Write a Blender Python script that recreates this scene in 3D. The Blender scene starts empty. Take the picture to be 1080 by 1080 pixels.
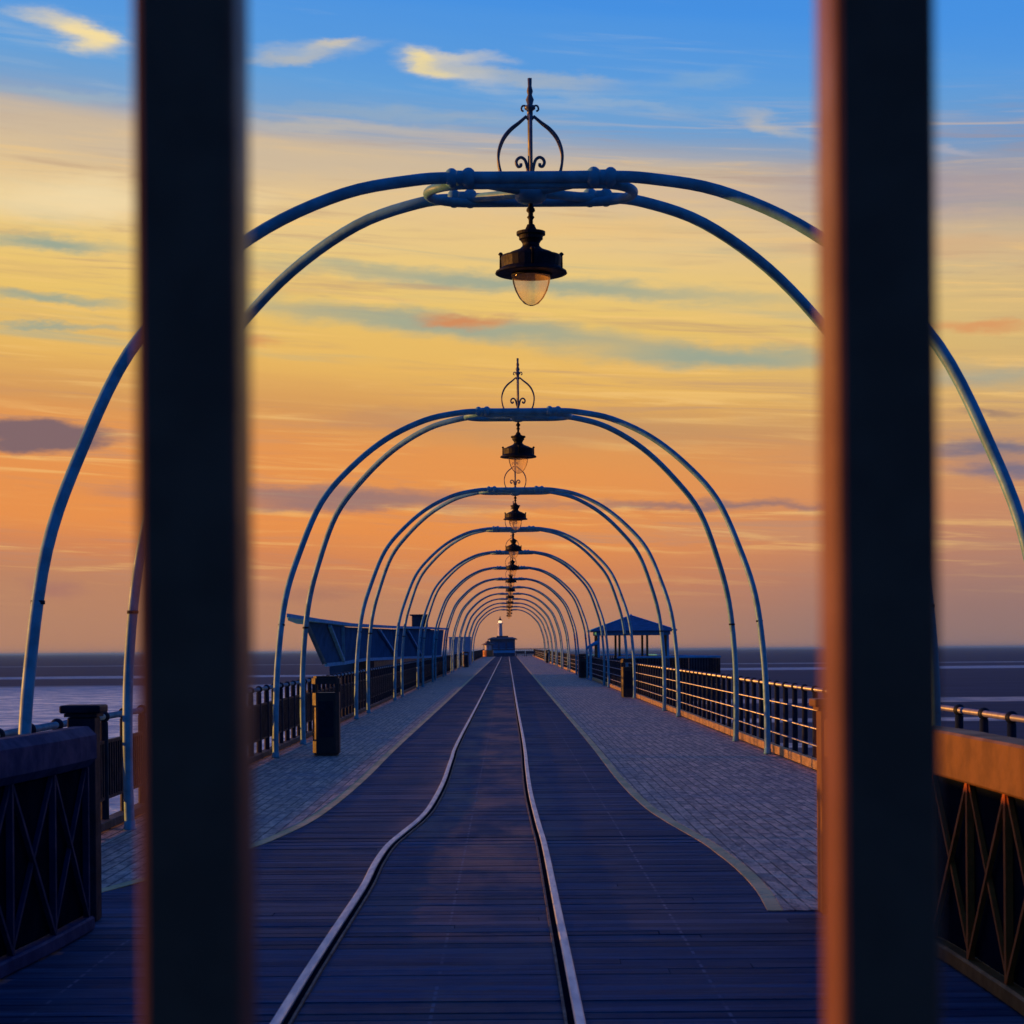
import bpy, bmesh, math, random
from mathutils import Vector, Matrix
random.seed(7)
R = math.radians
scn = bpy.context.scene
COL = scn.collection

# ------------------------------------------------------------------ camera
EYE = 1.68
GRADE = 0.0025                     # the pier climbs very slightly seawards
cam_d = bpy.data.cameras.new("camera")
cam = bpy.data.objects.new("camera", cam_d); COL.objects.link(cam)
cam.location = (-0.22, 0.0, EYE)
cam.rotation_euler = (R(90), R(0), 0)
cam.rotation_euler = (Matrix.Rotation(R(90), 3, 'X') @ Matrix.Rotation(-0.0079, 3, 'Z')).to_euler()
cam_d.sensor_width = 36
cam_d.lens = 36 * 2000 / 1080
cam_d.shift_x = 5 / 1080
cam_d.shift_y = (686 - 540) / 1080
cam_d.clip_start = 0.05
cam_d.clip_end = 60000
cam_d.dof.use_dof = True
cam_d.dof.focus_distance = 24
cam_d.dof.aperture_fstop = 7.0
scn.camera = cam

# ------------------------------------------------------------------ sun + sky
SUN_AZ, SUN_EL = -78.0, 3.2        # degrees left of the view direction, above the horizon
s = Vector((math.sin(R(SUN_AZ)) * math.cos(R(SUN_EL)), math.cos(R(SUN_AZ)) * math.cos(R(SUN_EL)), math.sin(R(SUN_EL))))
sun_d = bpy.data.lights.new("sun", 'SUN')
sun_d.energy = 4.8
sun_d.angle = R(0.6)
sun_d.color = (1.0, 0.38, 0.05)
sun = bpy.data.objects.new("sun", sun_d); COL.objects.link(sun)
sun.rotation_euler = s.to_track_quat('Z', 'Y').to_euler()
sun.location = (-40, 20, 20)

scn.view_settings.view_transform = 'Standard'
scn.view_settings.look = 'None'
scn.view_settings.exposure = 0
scn.view_settings.gamma = 1
scn.cycles.max_bounces = 6
scn.cycles.transparent_max_bounces = 12

def lin(r, g, b):
    f = lambda c: (c / 255 / 12.92) if c <= 10.3 else ((c / 255 + 0.055) / 1.055) ** 2.4
    return (f(r), f(g), f(b), 1)

w = bpy.data.worlds.new("World"); scn.world = w; w.use_nodes = True
nt = w.node_tree; nt.nodes.clear(); L = nt.links.new
def N(t, **k):
    n = nt.nodes.new(t)
    for a, b in k.items(): setattr(n, a, b)
    return n
def M(op, a, b=None, c=None, clamp=False):
    n = N('ShaderNodeMath', operation=op, use_clamp=clamp)
    for i, v in enumerate((a, b, c)):
        if v is None: continue
        if isinstance(v, (int, float)): n.inputs[i].default_value = v
        else: L(v, n.inputs[i])
    return n.outputs[0]
def MR(v, a, b, c=0.0, d=1.0, smooth=True):
    n = N('ShaderNodeMapRange', interpolation_type='SMOOTHSTEP' if smooth else 'LINEAR')
    L(v, n.inputs[0])
    for i, x in enumerate((a, b, c, d)): n.inputs[i + 1].default_value = x
    return n.outputs[0]
def MIX(f, a, b, mode='MIX'):
    n = N('ShaderNodeMix', data_type='RGBA', blend_type=mode, clamp_factor=True)
    for i, v in ((0, f), (6, a), (7, b)):
        if isinstance(v, (int, float)): n.inputs[i].default_value = v
        elif isinstance(v, tuple): n.inputs[i].default_value = v
        else: L(v, n.inputs[i])
    return n.outputs[2]
def NOISE(vec, scale, detail=4, rough=0.55, dist=0.0):
    n = N('ShaderNodeTexNoise'); L(vec, n.inputs['Vector'])
    n.inputs['Scale'].default_value = scale; n.inputs['Detail'].default_value = detail
    n.inputs['Roughness'].default_value = rough; n.inputs['Distortion'].default_value = dist
    return n.outputs['Fac']
def COMB(x, y, z):
    n = N('ShaderNodeCombineXYZ')
    for i, v in enumerate((x, y, z)):
        if isinstance(v, (int, float)): n.inputs[i].default_value = v
        else: L(v, n.inputs[i])
    return n.outputs[0]

tc = N('ShaderNodeTexCoord')
sep = N('ShaderNodeSeparateXYZ'); L(tc.outputs['Generated'], sep.inputs[0])
dx, dy, el = sep.outputs
az = M('ARCTAN2', dx, dy)
# streaky cloud noise, long along the horizon, sinking a little to the right
skew = M('ADD', el, M('MULTIPLY', az, 0.07))
cv = COMB(M('MULTIPLY', az, 1.6), M('MULTIPLY', skew, 22.0), 3.1)
n1 = NOISE(cv, 1.0, 6, 0.55, 0.3)
cv2 = COMB(M('MULTIPLY', az, 5.0), M('MULTIPLY', skew, 75.0), 9.7)
n2 = NOISE(cv2, 1.0, 5, 0.6, 0.4)
warp = M('ADD', M('MULTIPLY', M('SUBTRACT', n1, 0.5), 0.035), M('MULTIPLY', M('SUBTRACT', n2, 0.5), 0.012))
hw = M('MULTIPLY', warp, MR(el, 0.01, 0.09))
elw = M('ADD', skew, hw)
ramp = N('ShaderNodeValToRGB'); L(M('MULTIPLY', elw, 1.0, clamp=True), ramp.inputs[0])
stops = [(-0.0, (184, 132, 104)), (0.022, (190, 132, 100)), (0.042, (214, 134, 86)), (0.060, (234, 145, 76)),
         (0.095, (232, 150, 80)), (0.117, (217, 155, 90)), (0.141, (234, 182, 96)), (0.170, (236, 196, 108)),
         (0.200, (238, 202, 126)), (0.226, (230, 198, 146)), (0.247, (204, 184, 160)), (0.258, (150, 166, 190)), (0.268, (116, 162, 210)),
         (0.285, (98, 160, 220)), (0.325, (70, 146, 228)), (0.45, (30, 104, 205)), (0.7, (12, 76, 175)), (1.0, (8, 62, 150))]
cr = ramp.color_ramp
while len(cr.elements) < len(stops): cr.elements.new(0.5)
for e, (p, c) in zip(cr.elements, stops):
    e.position = max(p, 0); e.color = lin(*c)
front = ramp.outputs[0]
# right-hand side of the sky is greyer and cooler, the left warmer
rightness = MR(az, 0.02, 0.34)
front = MIX(M('MULTIPLY', M('MULTIPLY', rightness, 0.30), MR(el, 0.285, 0.25)), front, lin(138, 128, 140))
front = MIX(M('MULTIPLY', M('MULTIPLY', MR(az, -0.02, 0.26), MR(el, 0.10, 0.015)), 0.75), front, lin(134, 114, 116))
# long blue-grey veils in the yellow zone
veil = M('MULTIPLY', MR(n2, 0.50, 0.72), MR(n1, 0.42, 0.62))
zone = M('MULTIPLY', MR(el, 0.10, 0.15), MR(el, 0.25, 0.21))
front = MIX(M('MULTIPLY', M('MULTIPLY', veil, zone), 0.55), front, lin(165, 172, 148))
# fine wisps through the warm bands
n3 = NOISE(COMB(M('MULTIPLY', az, 9.0), M('MULTIPLY', M('ADD', el, M('MULTIPLY', az, 0.045)), 190.0), 21.0), 1.0, 5, 0.62, 0.6)
n4 = NOISE(COMB(M('MULTIPLY', az, 4.0), M('MULTIPLY', M('ADD', el, M('MULTIPLY', az, 0.09)), 48.0), 33.0), 1.0, 5, 0.6, 0.5)
warm = M('MULTIPLY', MR(el, 0.015, 0.06), MR(el, 0.285, 0.24))
front = MIX(M('MULTIPLY', M('MULTIPLY', MR(n3, 0.50, 0.68), MR(n4, 0.40, 0.60)), M('MULTIPLY', warm, 0.42)), front, lin(176, 140, 122))
front = MIX(M('MULTIPLY', M('MULTIPLY', MR(n3, 0.50, 0.32), MR(n4, 0.35, 0.62)), M('MULTIPLY', warm, 0.55)), front, lin(252, 204, 124))
front = MIX(M('MULTIPLY', M('MULTIPLY', MR(n4, 0.56, 0.68), warm), 0.28), front, lin(188, 150, 122))
high = MR(el, 0.25, 0.275)
front = MIX(M('MULTIPLY', M('MULTIPLY', MR(n4, 0.52, 0.72), MR(n3, 0.36, 0.62)), M('MULTIPLY', high, 0.45)), front, lin(168, 188, 208))
# discrete streaks and clouds, each a soft warped ellipse in (azimuth, elevation)
wv1 = NOISE(COMB(M('MULTIPLY', az, 14.0), M('MULTIPLY', el, 60.0), 1.0), 1.0, 5, 0.6)
wv2 = NOISE(COMB(M('MULTIPLY', az, 30.0), M('MULTIPLY', el, 90.0), 5.0), 1.0, 5, 0.62)
pos = COMB(M('ADD', az, M('MULTIPLY', M('SUBTRACT', wv1, 0.5), 0.06)), M('ADD', el, M('MULTIPLY', M('SUBTRACT', wv2, 0.5), 0.014)), 0.0)
def streak(base, x, y, hw_px, hh_px, slope, col, amt, lo=0.0, hi=0.95):
    m = N('ShaderNodeMapping', vector_type='TEXTURE'); L(pos, m.inputs['Vector'])
    a0 = math.atan((x - 535) / 2000); e0 = (686 - y) / 2000 / math.sqrt(1 + ((686 - y) / 2000) ** 2 + ((x - 535) / 2000) ** 2)
    m.inputs['Location'].default_value = (a0, e0, 0)
    m.inputs['Rotation'].default_value = (0, 0, slope)
    m.inputs['Scale'].default_value = (hw_px / 2000, hh_px / 2000, 1)
    g = N('ShaderNodeTexGradient', gradient_type='SPHERICAL'); L(m.outputs[0], g.inputs[0])
    return MIX(M('MULTIPLY', MR(g.outputs['Fac'], lo, hi), amt), base, lin(*col))
TEAL, PLUM, CREAM, PEACH = (150, 166, 150), (146, 116, 118), (246, 222, 165), (214, 140, 90)
for a in [
    (560, 300, 420, 15, -0.075, TEAL, 0.85), (480, 343, 380, 20, -0.10, TEAL, 0.85), (760, 378, 230, 18, -0.05, TEAL, 0.9),
    (60, 252, 110, 12, -0.04, TEAL, 0.9), (60, 310, 110, 9, -0.06, TEAL, 0.85), (60, 340, 90, 6, -0.03, TEAL, 0.8),
    (360, 523, 330, 17, -0.03, PLUM, 0.85), (760, 534, 260, 8, -0.01, (140, 112, 115), 0.8), (330, 532, 150, 10, 0, (136, 112, 120), 0.6),
    (45, 456, 95, 24, -0.02, (130, 102, 106), 1.0, 0.1, 0.5), (1050, 478, 100, 14, -0.03, (120, 112, 130), 0.95), (1060, 500, 95, 16, -0.05, (122, 112, 132), 0.95),
    (1050, 440, 60, 6, -0.1, (150, 122, 110), 0.7), (1040, 350, 90, 10, -0.05, (222, 150, 95), 0.8), (1040, 400, 120, 18, -0.05, (160, 165, 150), 0.7),
    (495, 337, 62, 11, -0.02, PEACH, 0.95), (265, 355, 50, 9, 0, PEACH, 0.6), (420, 440, 160, 16, 0.02, (190, 140, 105), 0.5),
    (60, 618, 45, 16, -0.2, (172, 118, 105), 0.8), (330, 625, 90, 12, 0, (168, 116, 100), 0.5), (640, 455, 300, 30, -0.02, (190, 145, 105), 0.55),
    (90, 208, 260, 34, 0.02, (244, 220, 172), 0.85), (640, 240, 260, 18, -0.05, (238, 196, 128), 0.6), (990, 205, 300, 42, -0.04, (158, 150, 166), 0.75), (960, 262, 200, 18, -0.03, (214, 172, 130), 0.6), (690, 205, 260, 22, -0.05, (212, 184, 156), 0.6), (300, 168, 330, 22, -0.03, (206, 186, 160), 0.6),
    (480, 70, 80, 20, -0.25, CREAM, 0.6), (462, 66, 52, 15, -0.4, (250, 224, 150), 0.85, 0.15, 0.9), (500, 60, 60, 9, -0.05, CREAM, 0.45), (560, 82, 150, 10, -0.12, (170, 180, 190), 0.7), (660, 108, 160, 8, -0.15, (150, 176, 205), 0.6),
    (88, 30, 70, 20, -0.25, CREAM, 0.95), (105, 32, 34, 12, -0.1, (250, 224, 160), 0.9), (330, 50, 90, 14, 0.1, (206, 200, 180), 0.5), (345, 44, 36, 9, 0.2, (226, 206, 165), 0.6), (300, 60, 90, 8, 0.05, (196, 190, 175), 0.6),
    (60, 95, 120, 8, -0.02, (160, 180, 195), 0.6), (420, 120, 260, 10, -0.05, (150, 172, 195), 0.65), (350, 132, 190, 8, -0.02, (190, 184, 176), 0.6),
    (820, 135, 70, 12, -0.35, (190, 185, 180), 0.65), (740, 85, 80, 12, 0.02, (130, 170, 210), 0.6), (1000, 160, 60, 8, -0.3, (180, 175, 185), 0.6),
]:
    front = streak(front, *a)
# glow around the sun, low on the left
sdot = N('ShaderNodeVectorMath', operation='DOT_PRODUCT'); L(tc.outputs['Generated'], sdot.inputs[0]); sdot.inputs[1].default_value = s
glow = MR(sdot.outputs['Value'], 0.86, 1.0)
front = MIX(M('MULTIPLY', glow, 0.8), front, (1.5, 0.62, 0.16, 1))
# the half of the sky behind the photographer is plain dusk blue
br = N('ShaderNodeValToRGB'); L(M('MULTIPLY', el, 1.0, clamp=True), br.inputs[0])
for e, (p, c) in zip(br.color_ramp.elements, [(0, (34, 92, 160)), (1.0, (8, 62, 150))]): e.position = p; e.color = lin(*c)
behind = M('MAXIMUM', MR(az, 0.45, 1.15), MR(M('MULTIPLY', az, -1.0), 0.75, 1.7))
fronthigh = MR(el, 0.33, 0.6)
col = MIX(M('MAXIMUM', behind, 0.0), front, br.outputs[0])
sky = N('ShaderNodeTexSky', sky_type='NISHITA')
sky.sun_disc = False; sky.sun_elevation = R(SUN_EL); sky.sun_rotation = R(SUN_AZ)
b1 = N('ShaderNodeBackground'); L(col, b1.inputs[0]); b1.inputs[1].default_value = 0.97
b2 = N('ShaderNodeBackground'); L(sky.outputs[0], b2.inputs[0]); b2.inputs[1].default_value = 0.004
ad = N('ShaderNodeAddShader'); L(b1.outputs[0], ad.inputs[0]); L(b2.outputs[0], ad.inputs[1])
out = N('ShaderNodeOutputWorld'); L(ad.outputs[0], out.inputs[0])

# ------------------------------------------------------------------ materials
HAZE_DENSITY = 0.00009
def mat(name, base, rough=0.6, metal=0.0, spec=0.5, vary=0.25, scale=6.0, bump=0.0, base2=None, stretch=(1, 1, 1), coat=0.0):
    global nt, L
    m = bpy.data.materials.new(name); m.use_nodes = True
    nt = m.node_tree; L = nt.links.new
    p = nt.nodes['Principled BSDF']
    tc = N('ShaderNodeTexCoord'); mp = N('ShaderNodeMapping'); L(tc.outputs['Object'], mp.inputs[0]); mp.inputs['Scale'].default_value = stretch
    a = NOISE(mp.outputs[0], scale, 6, 0.62)
    c1 = (*base, 1); c2 = (*(base2 or tuple(x * (1 - vary) for x in base)), 1)
    L(MIX(MR(a, 0.35, 0.65), c1, c2), p.inputs['Base Color'])
    L(MR(a, 0.3, 0.7, rough * 0.85, min(1, rough * 1.15)), p.inputs['Roughness'])
    p.inputs['Metallic'].default_value = metal
    p.inputs['Specular IOR Level'].default_value = spec
    if bump:
        b = N('ShaderNodeBump'); L(NOISE(mp.outputs[0], scale * 5, 4), b.inputs['Height'])
        b.inputs['Strength'].default_value = bump; b.inputs['Distance'].default_value = 0.01
        L(b.outputs[0], p.inputs['Normal'])
    return m

PAINT = mat('pale_blue_paint', (0.15, 0.44, 0.52), 0.48, spec=0.35, vary=0.35, scale=5, bump=0.15)
IRON = mat('dark_painted_iron', (0.007, 0.015, 0.030), 0.6, spec=0.12, vary=0.4, scale=9, bump=0.2)
LANTERN = mat('black_lantern_paint', (0.003, 0.005, 0.010), 0.6, vary=0.3, scale=14, bump=0.15, spec=0.2)
CAGE = mat('grey_wrought_iron', (0.10, 0.12, 0.14), 0.4, vary=0.4, scale=14)
BARS = mat('dark_gate_paint', (0.19, 0.088, 0.050), 0.40, vary=0.2, scale=22, bump=0.05, spec=0.10)
BIN = mat('black_bin_metal', (0.022, 0.016, 0.014), 0.5, spec=0.4, vary=0.4, scale=8, bump=0.15)
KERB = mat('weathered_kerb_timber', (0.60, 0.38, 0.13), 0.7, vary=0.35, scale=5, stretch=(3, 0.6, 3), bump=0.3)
TUBE = mat('galvanised_rail', (0.42, 0.42, 0.42), 0.4, metal=0.4, vary=0.3, scale=10)
STEEL = mat('worn_rail_steel', (0.56, 0.62, 0.70), 0.42, metal=0.45, vary=0.25, scale=3, stretch=(6, 1, 6), bump=0.1)
RUST = mat('rusty_steel', (0.16, 0.11, 0.08), 0.7, metal=0.2, vary=0.5, scale=12, bump=0.3)
BEAM_L = mat('shaded_parapet_beam', (0.004, 0.040, 0.125), 0.7, vary=0.35, scale=5, bump=0.2, spec=0.1)  # dark copy of the beam, left side's shade put into the colour
BEAM_R = mat('sunlit_parapet_beam', (0.19, 0.09, 0.015), 0.6, spec=0.25, vary=0.35, scale=5, bump=0.2)  # warm copy for the right beam and post, low sun painted into the colour
LATT_R = mat('sunlit_lattice', (0.46, 0.12, 0.02), 0.6, vary=0.3, scale=7, spec=0.15)  # orange of the sun-struck right braces put into the base colour
LATT_L = mat('shaded_lattice', (0.006, 0.028, 0.085), 0.7, vary=0.3, scale=7, spec=0.1)  # unlit left braces, their shade put into the base colour
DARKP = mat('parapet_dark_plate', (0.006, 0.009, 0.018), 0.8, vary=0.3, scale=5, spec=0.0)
PANEL = mat('blue_shelter_panel', (0.04, 0.14, 0.28), 0.8, spec=0.0, vary=0.25, scale=1.5, bump=0.1)
TRIM = mat('pale_blue_trim', (0.08, 0.45, 0.72), 0.7, spec=0.05, vary=0.2, scale=3)
DARKT = mat('dark_timber', (0.035, 0.04, 0.06), 0.6, vary=0.4, scale=5, bump=0.2)
ROOF = mat('slate_blue_roof', (0.07, 0.13, 0.25), 0.55, vary=0.3, scale=4, stretch=(1, 1, 5), bump=0.3)
WHITE = mat('white_paint', (0.66, 0.68, 0.70), 0.5, vary=0.15, scale=3)
ORANGE = mat('orange_paint', (0.55, 0.16, 0.03), 0.5, vary=0.25, scale=3)
BROWN = mat('brown_roof', (0.14, 0.07, 0.04), 0.6, vary=0.3, scale=3)
HUT = mat('hut_navy_boards', (0.05, 0.09, 0.15), 0.6, vary=0.3, scale=3, bump=0.1)
def wood_post(): return mat('tarred_post', (0.018, 0.020, 0.028), 0.7, vary=0.4, scale=4, stretch=(3, 3, 0.6), bump=0.3)
TIMBER = wood_post()

def glass_mat():
    global nt, L
    m = bpy.data.materials.new('lantern_glass'); m.use_nodes = True
    nt = m.node_tree; L = nt.links.new; nt.nodes.clear()
    tr = N('ShaderNodeBsdfTransparent'); tr.inputs[0].default_value = (1.0, 0.94, 0.84, 1)
    gl = N('ShaderNodeBsdfGlossy'); gl.inputs['Roughness'].default_value = 0.05
    tl = N('ShaderNodeBsdfTranslucent'); tl.inputs[0].default_value = (0.9, 0.72, 0.45, 1)
    fr = N('ShaderNodeFresnel'); fr.inputs[0].default_value = 1.08
    tc = N('ShaderNodeTexCoord'); no = NOISE(tc.outputs['Object'], 8, 4)
    m0 = N('ShaderNodeMixShader'); L(MR(no, 0.3, 0.7, 0.16, 0.34), m0.inputs[0]); L(tr.outputs[0], m0.inputs[1]); L(tl.outputs[0], m0.inputs[2])
    m1 = N('ShaderNodeMixShader'); L(fr.outputs[0], m1.inputs[0]); L(m0.outputs[0], m1.inputs[1]); L(gl.outputs[0], m1.inputs[2])
    o = N('ShaderNodeOutputMaterial'); L(m1.outputs[0], o.inputs[0])
    return m
GLASS = glass_mat()

def emit_mat(name, c, st):
    m = bpy.data.materials.new(name); m.use_nodes = True
    p = m.node_tree.nodes['Principled BSDF']; p.inputs['Emission Color'].default_value = (*c, 1); p.inputs['Emission Strength'].default_value = st
    return m
LIT = emit_mat('lit_lamp', (1.0, 0.62, 0.28), 1.3)

PITCH = 0.145
def plank_mat():
    global nt, L
    m = bpy.data.materials.new('cross_planks'); m.use_nodes = True
    nt = m.node_tree; L = nt.links.new
    p = nt.nodes['Principled BSDF']
    tc = N('ShaderNodeTexCoord'); sp = N('ShaderNodeSeparateXYZ'); L(tc.outputs['Object'], sp.inputs[0])
    at = N('ShaderNodeAttribute', attribute_name='board'); bid = at.outputs['Fac']
    v = COMB(M('MULTIPLY', sp.outputs[0], 0.9), M('MULTIPLY', sp.outputs[1], 26.0), M('MULTIPLY', bid, 37.0))
    g = NOISE(v, 1.0, 7, 0.65)
    gf = NOISE(COMB(M('MULTIPLY', sp.outputs[0], 2.5), M('MULTIPLY', sp.outputs[1], 110.0), M('MULTIPLY', bid, 91.0)), 1.0, 4, 0.6)
    stain = NOISE(COMB(M('MULTIPLY', sp.outputs[0], 1.0), M('MULTIPLY', sp.outputs[1], 0.35), 0.0), 1.3, 5, 0.6)
    c = MIX(MR(g, 0.4, 0.6), (0.016, 0.052, 0.105, 1), (0.060, 0.135, 0.235, 1))
    bv = NOISE(COMB(M('MULTIPLY', sp.outputs[0], 0.55), M('MULTIPLY', bid, 313.0), 0.0), 1.0, 3, 0.6)
    c = MIX(MR(bid, 0.45, 1.0, 0.0, 0.70, False), c, (0.016, 0.044, 0.090, 1))
    c = MIX(MR(bid, 0.30, 0.0, 0.0, 0.55, False), c, (0.12, 0.18, 0.27, 1))
    c = MIX(MR(bv, 0.50, 0.68, 0.0, 0.7), c, (0.022, 0.056, 0.11, 1))
    c = MIX(MR(bv, 0.46, 0.30, 0.0, 0.5), c, (0.13, 0.165, 0.23, 1))
    worn = M('MULTIPLY', MR(M('ABSOLUTE', M('ADD', sp.outputs[0], 0.5)), 1.05, 0.25), MR(sp.outputs[1], 10.0, 17.0, 0.25, 1.0))
    c = MIX(M('MULTIPLY', MR(stain, 0.36, 0.66, 0.0, 0.75), M('ADD', M('MULTIPLY', worn, 0.85), 0.12)), c, (0.40, 0.27, 0.20, 1))
    c = MIX(MR(gf, 0.52, 0.70, 0, 0.65), c, (0.006, 0.012, 0.03, 1))
    c = MIX(MR(gf, 0.42, 0.28, 0, 0.5), c, (0.13, 0.21, 0.32, 1))
    fy = M('ABSOLUTE', M('SUBTRACT', M('FRACT', M('DIVIDE', M('ADD', sp.outputs[1], 3.5), PITCH)), 0.5))
    scr = None
    for x0 in (-2.42, -0.58, 0.78):
        v_ = MR(M('ABSOLUTE', M('SUBTRACT', sp.outputs[0], x0)), 0.011, 0.006)
        scr = v_ if scr is None else M('MAXIMUM', scr, v_)
    scr = M('MULTIPLY', M('MULTIPLY', scr, MR(fy, 0.34, 0.28)), MR(bv, 0.38, 0.6, 0.0, 0.42))
    c = MIX(scr, c, (0.30, 0.36, 0.45, 1))
    L(c, p.inputs['Base Color'])
    L(MR(g, 0.3, 0.7, 0.55, 0.8), p.inputs['Roughness'])
    p.inputs['Specular IOR Level'].default_value = 0.04
    b = N('ShaderNodeBump'); L(M('ADD', g, gf), b.inputs['Height']); b.inputs['Strength'].default_value = 0.8; b.inputs['Distance'].default_value = 0.010
    L(b.outputs[0], p.inputs['Normal'])
    return m
PLANK = plank_mat()

def walk_mat(rot=0.0):
    global nt, L
    m = bpy.data.materials.new('walkway_boards'); m.use_nodes = True
    nt = m.node_tree; L = nt.links.new
    p = nt.nodes['Principled BSDF']
    tc = N('ShaderNodeTexCoord')
    mp = N('ShaderNodeMapping'); L(tc.outputs['Object'], mp.inputs[0]); mp.inputs['Rotation'].default_value = (0, 0, R(90) + rot)
    br = N('ShaderNodeTexBrick'); L(mp.outputs[0], br.inputs['Vector'])
    br.offset = 0.37; br.offset_frequency = 2
    br.inputs['Scale'].default_value = 1.0; br.inputs['Brick Width'].default_value = 0.46; br.inputs['Row Height'].default_value = 0.105
    br.inputs['Mortar Size'].default_value = 0.009; br.inputs['Mortar Smooth'].default_value = 0.3
    br.inputs['Color1'].default_value = (0.92, 0.64, 0.42, 1); br.inputs['Color2'].default_value = (0.40, 0.30, 0.23, 1)
    br.inputs['Mortar'].default_value = (0.02, 0.02, 0.03, 1)
    sp = N('ShaderNodeSeparateXYZ'); L(tc.outputs['Object'], sp.inputs[0])
    g = NOISE(COMB(M('MULTIPLY', sp.outputs[0], 45.0), M('MULTIPLY', sp.outputs[1], 1.6), 0.0), 1.0, 6, 0.65)
    st = NOISE(tc.outputs['Object'], 0.55, 6, 0.62)
    c = MIX(MR(g, 0.3, 0.7, 0.0, 0.5), br.outputs[0], (0.30, 0.24, 0.20, 1))
    c = MIX(MR(st, 0.48, 0.68, 0, 0.65), c, (0.17, 0.21, 0.25, 1))
    blot = NOISE(COMB(M('MULTIPLY', sp.outputs[0], 3.2), M('MULTIPLY', sp.outputs[1], 1.3), 7.0), 1.0, 5, 0.7)
    c = MIX(MR(blot, 0.52, 0.66, 0, 0.6), c, (0.22, 0.18, 0.16, 1))
    spk = NOISE(COMB(M('MULTIPLY', sp.outputs[0], 14.0), M('MULTIPLY', sp.outputs[1], 4.0), 2.0), 1.0, 4, 0.7)
    c = MIX(MR(spk, 0.50, 0.64, 0, 0.7), c, (0.11, 0.10, 0.10, 1))
    c = MIX(MR(spk, 0.48, 0.34, 0, 0.6), c, (1.0, 0.72, 0.50, 1))
    L(c, p.inputs['Base Color']); p.inputs['Roughness'].default_value = 0.72; p.inputs['Specular IOR Level'].default_value = 0.25
    b = N('ShaderNodeBump'); L(M('ADD', M('MULTIPLY', br.outputs['Fac'], -1.0), M('MULTIPLY', g, 0.35)), b.inputs['Height'])
    b.inputs['Strength'].default_value = 0.8; b.inputs['Distance'].default_value = 0.006
    L(b.outputs[0], p.inputs['Normal'])
    return m
WALK = walk_mat()

def line_mat():
    global nt, L
    m = bpy.data.materials.new('worn_cream_paint'); m.use_nodes = True
    nt = m.node_tree; L = nt.links.new
    p = nt.nodes['Principled BSDF']
    tc = N('ShaderNodeTexCoord'); sp = N('ShaderNodeSeparateXYZ'); L(tc.outputs['Object'], sp.inputs[0])
    seg = NOISE(COMB(0.0, M('MULTIPLY', sp.outputs[1], 0.9), 0.0), 1.0, 2)
    n = NOISE(tc.outputs['Object'], 14, 6, 0.7)
    c = MIX(MR(seg, 0.42, 0.58), (0.95, 0.62, 0.24, 1), (0.66, 0.50, 0.18, 1))
    c = MIX(MR(n, 0.5, 0.72, 0, 0.7), c, (0.10, 0.10, 0.10, 1))
    L(c, p.inputs['Base Color']); p.inputs['Roughness'].default_value = 0.7
    return m
LINE = line_mat()

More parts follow.
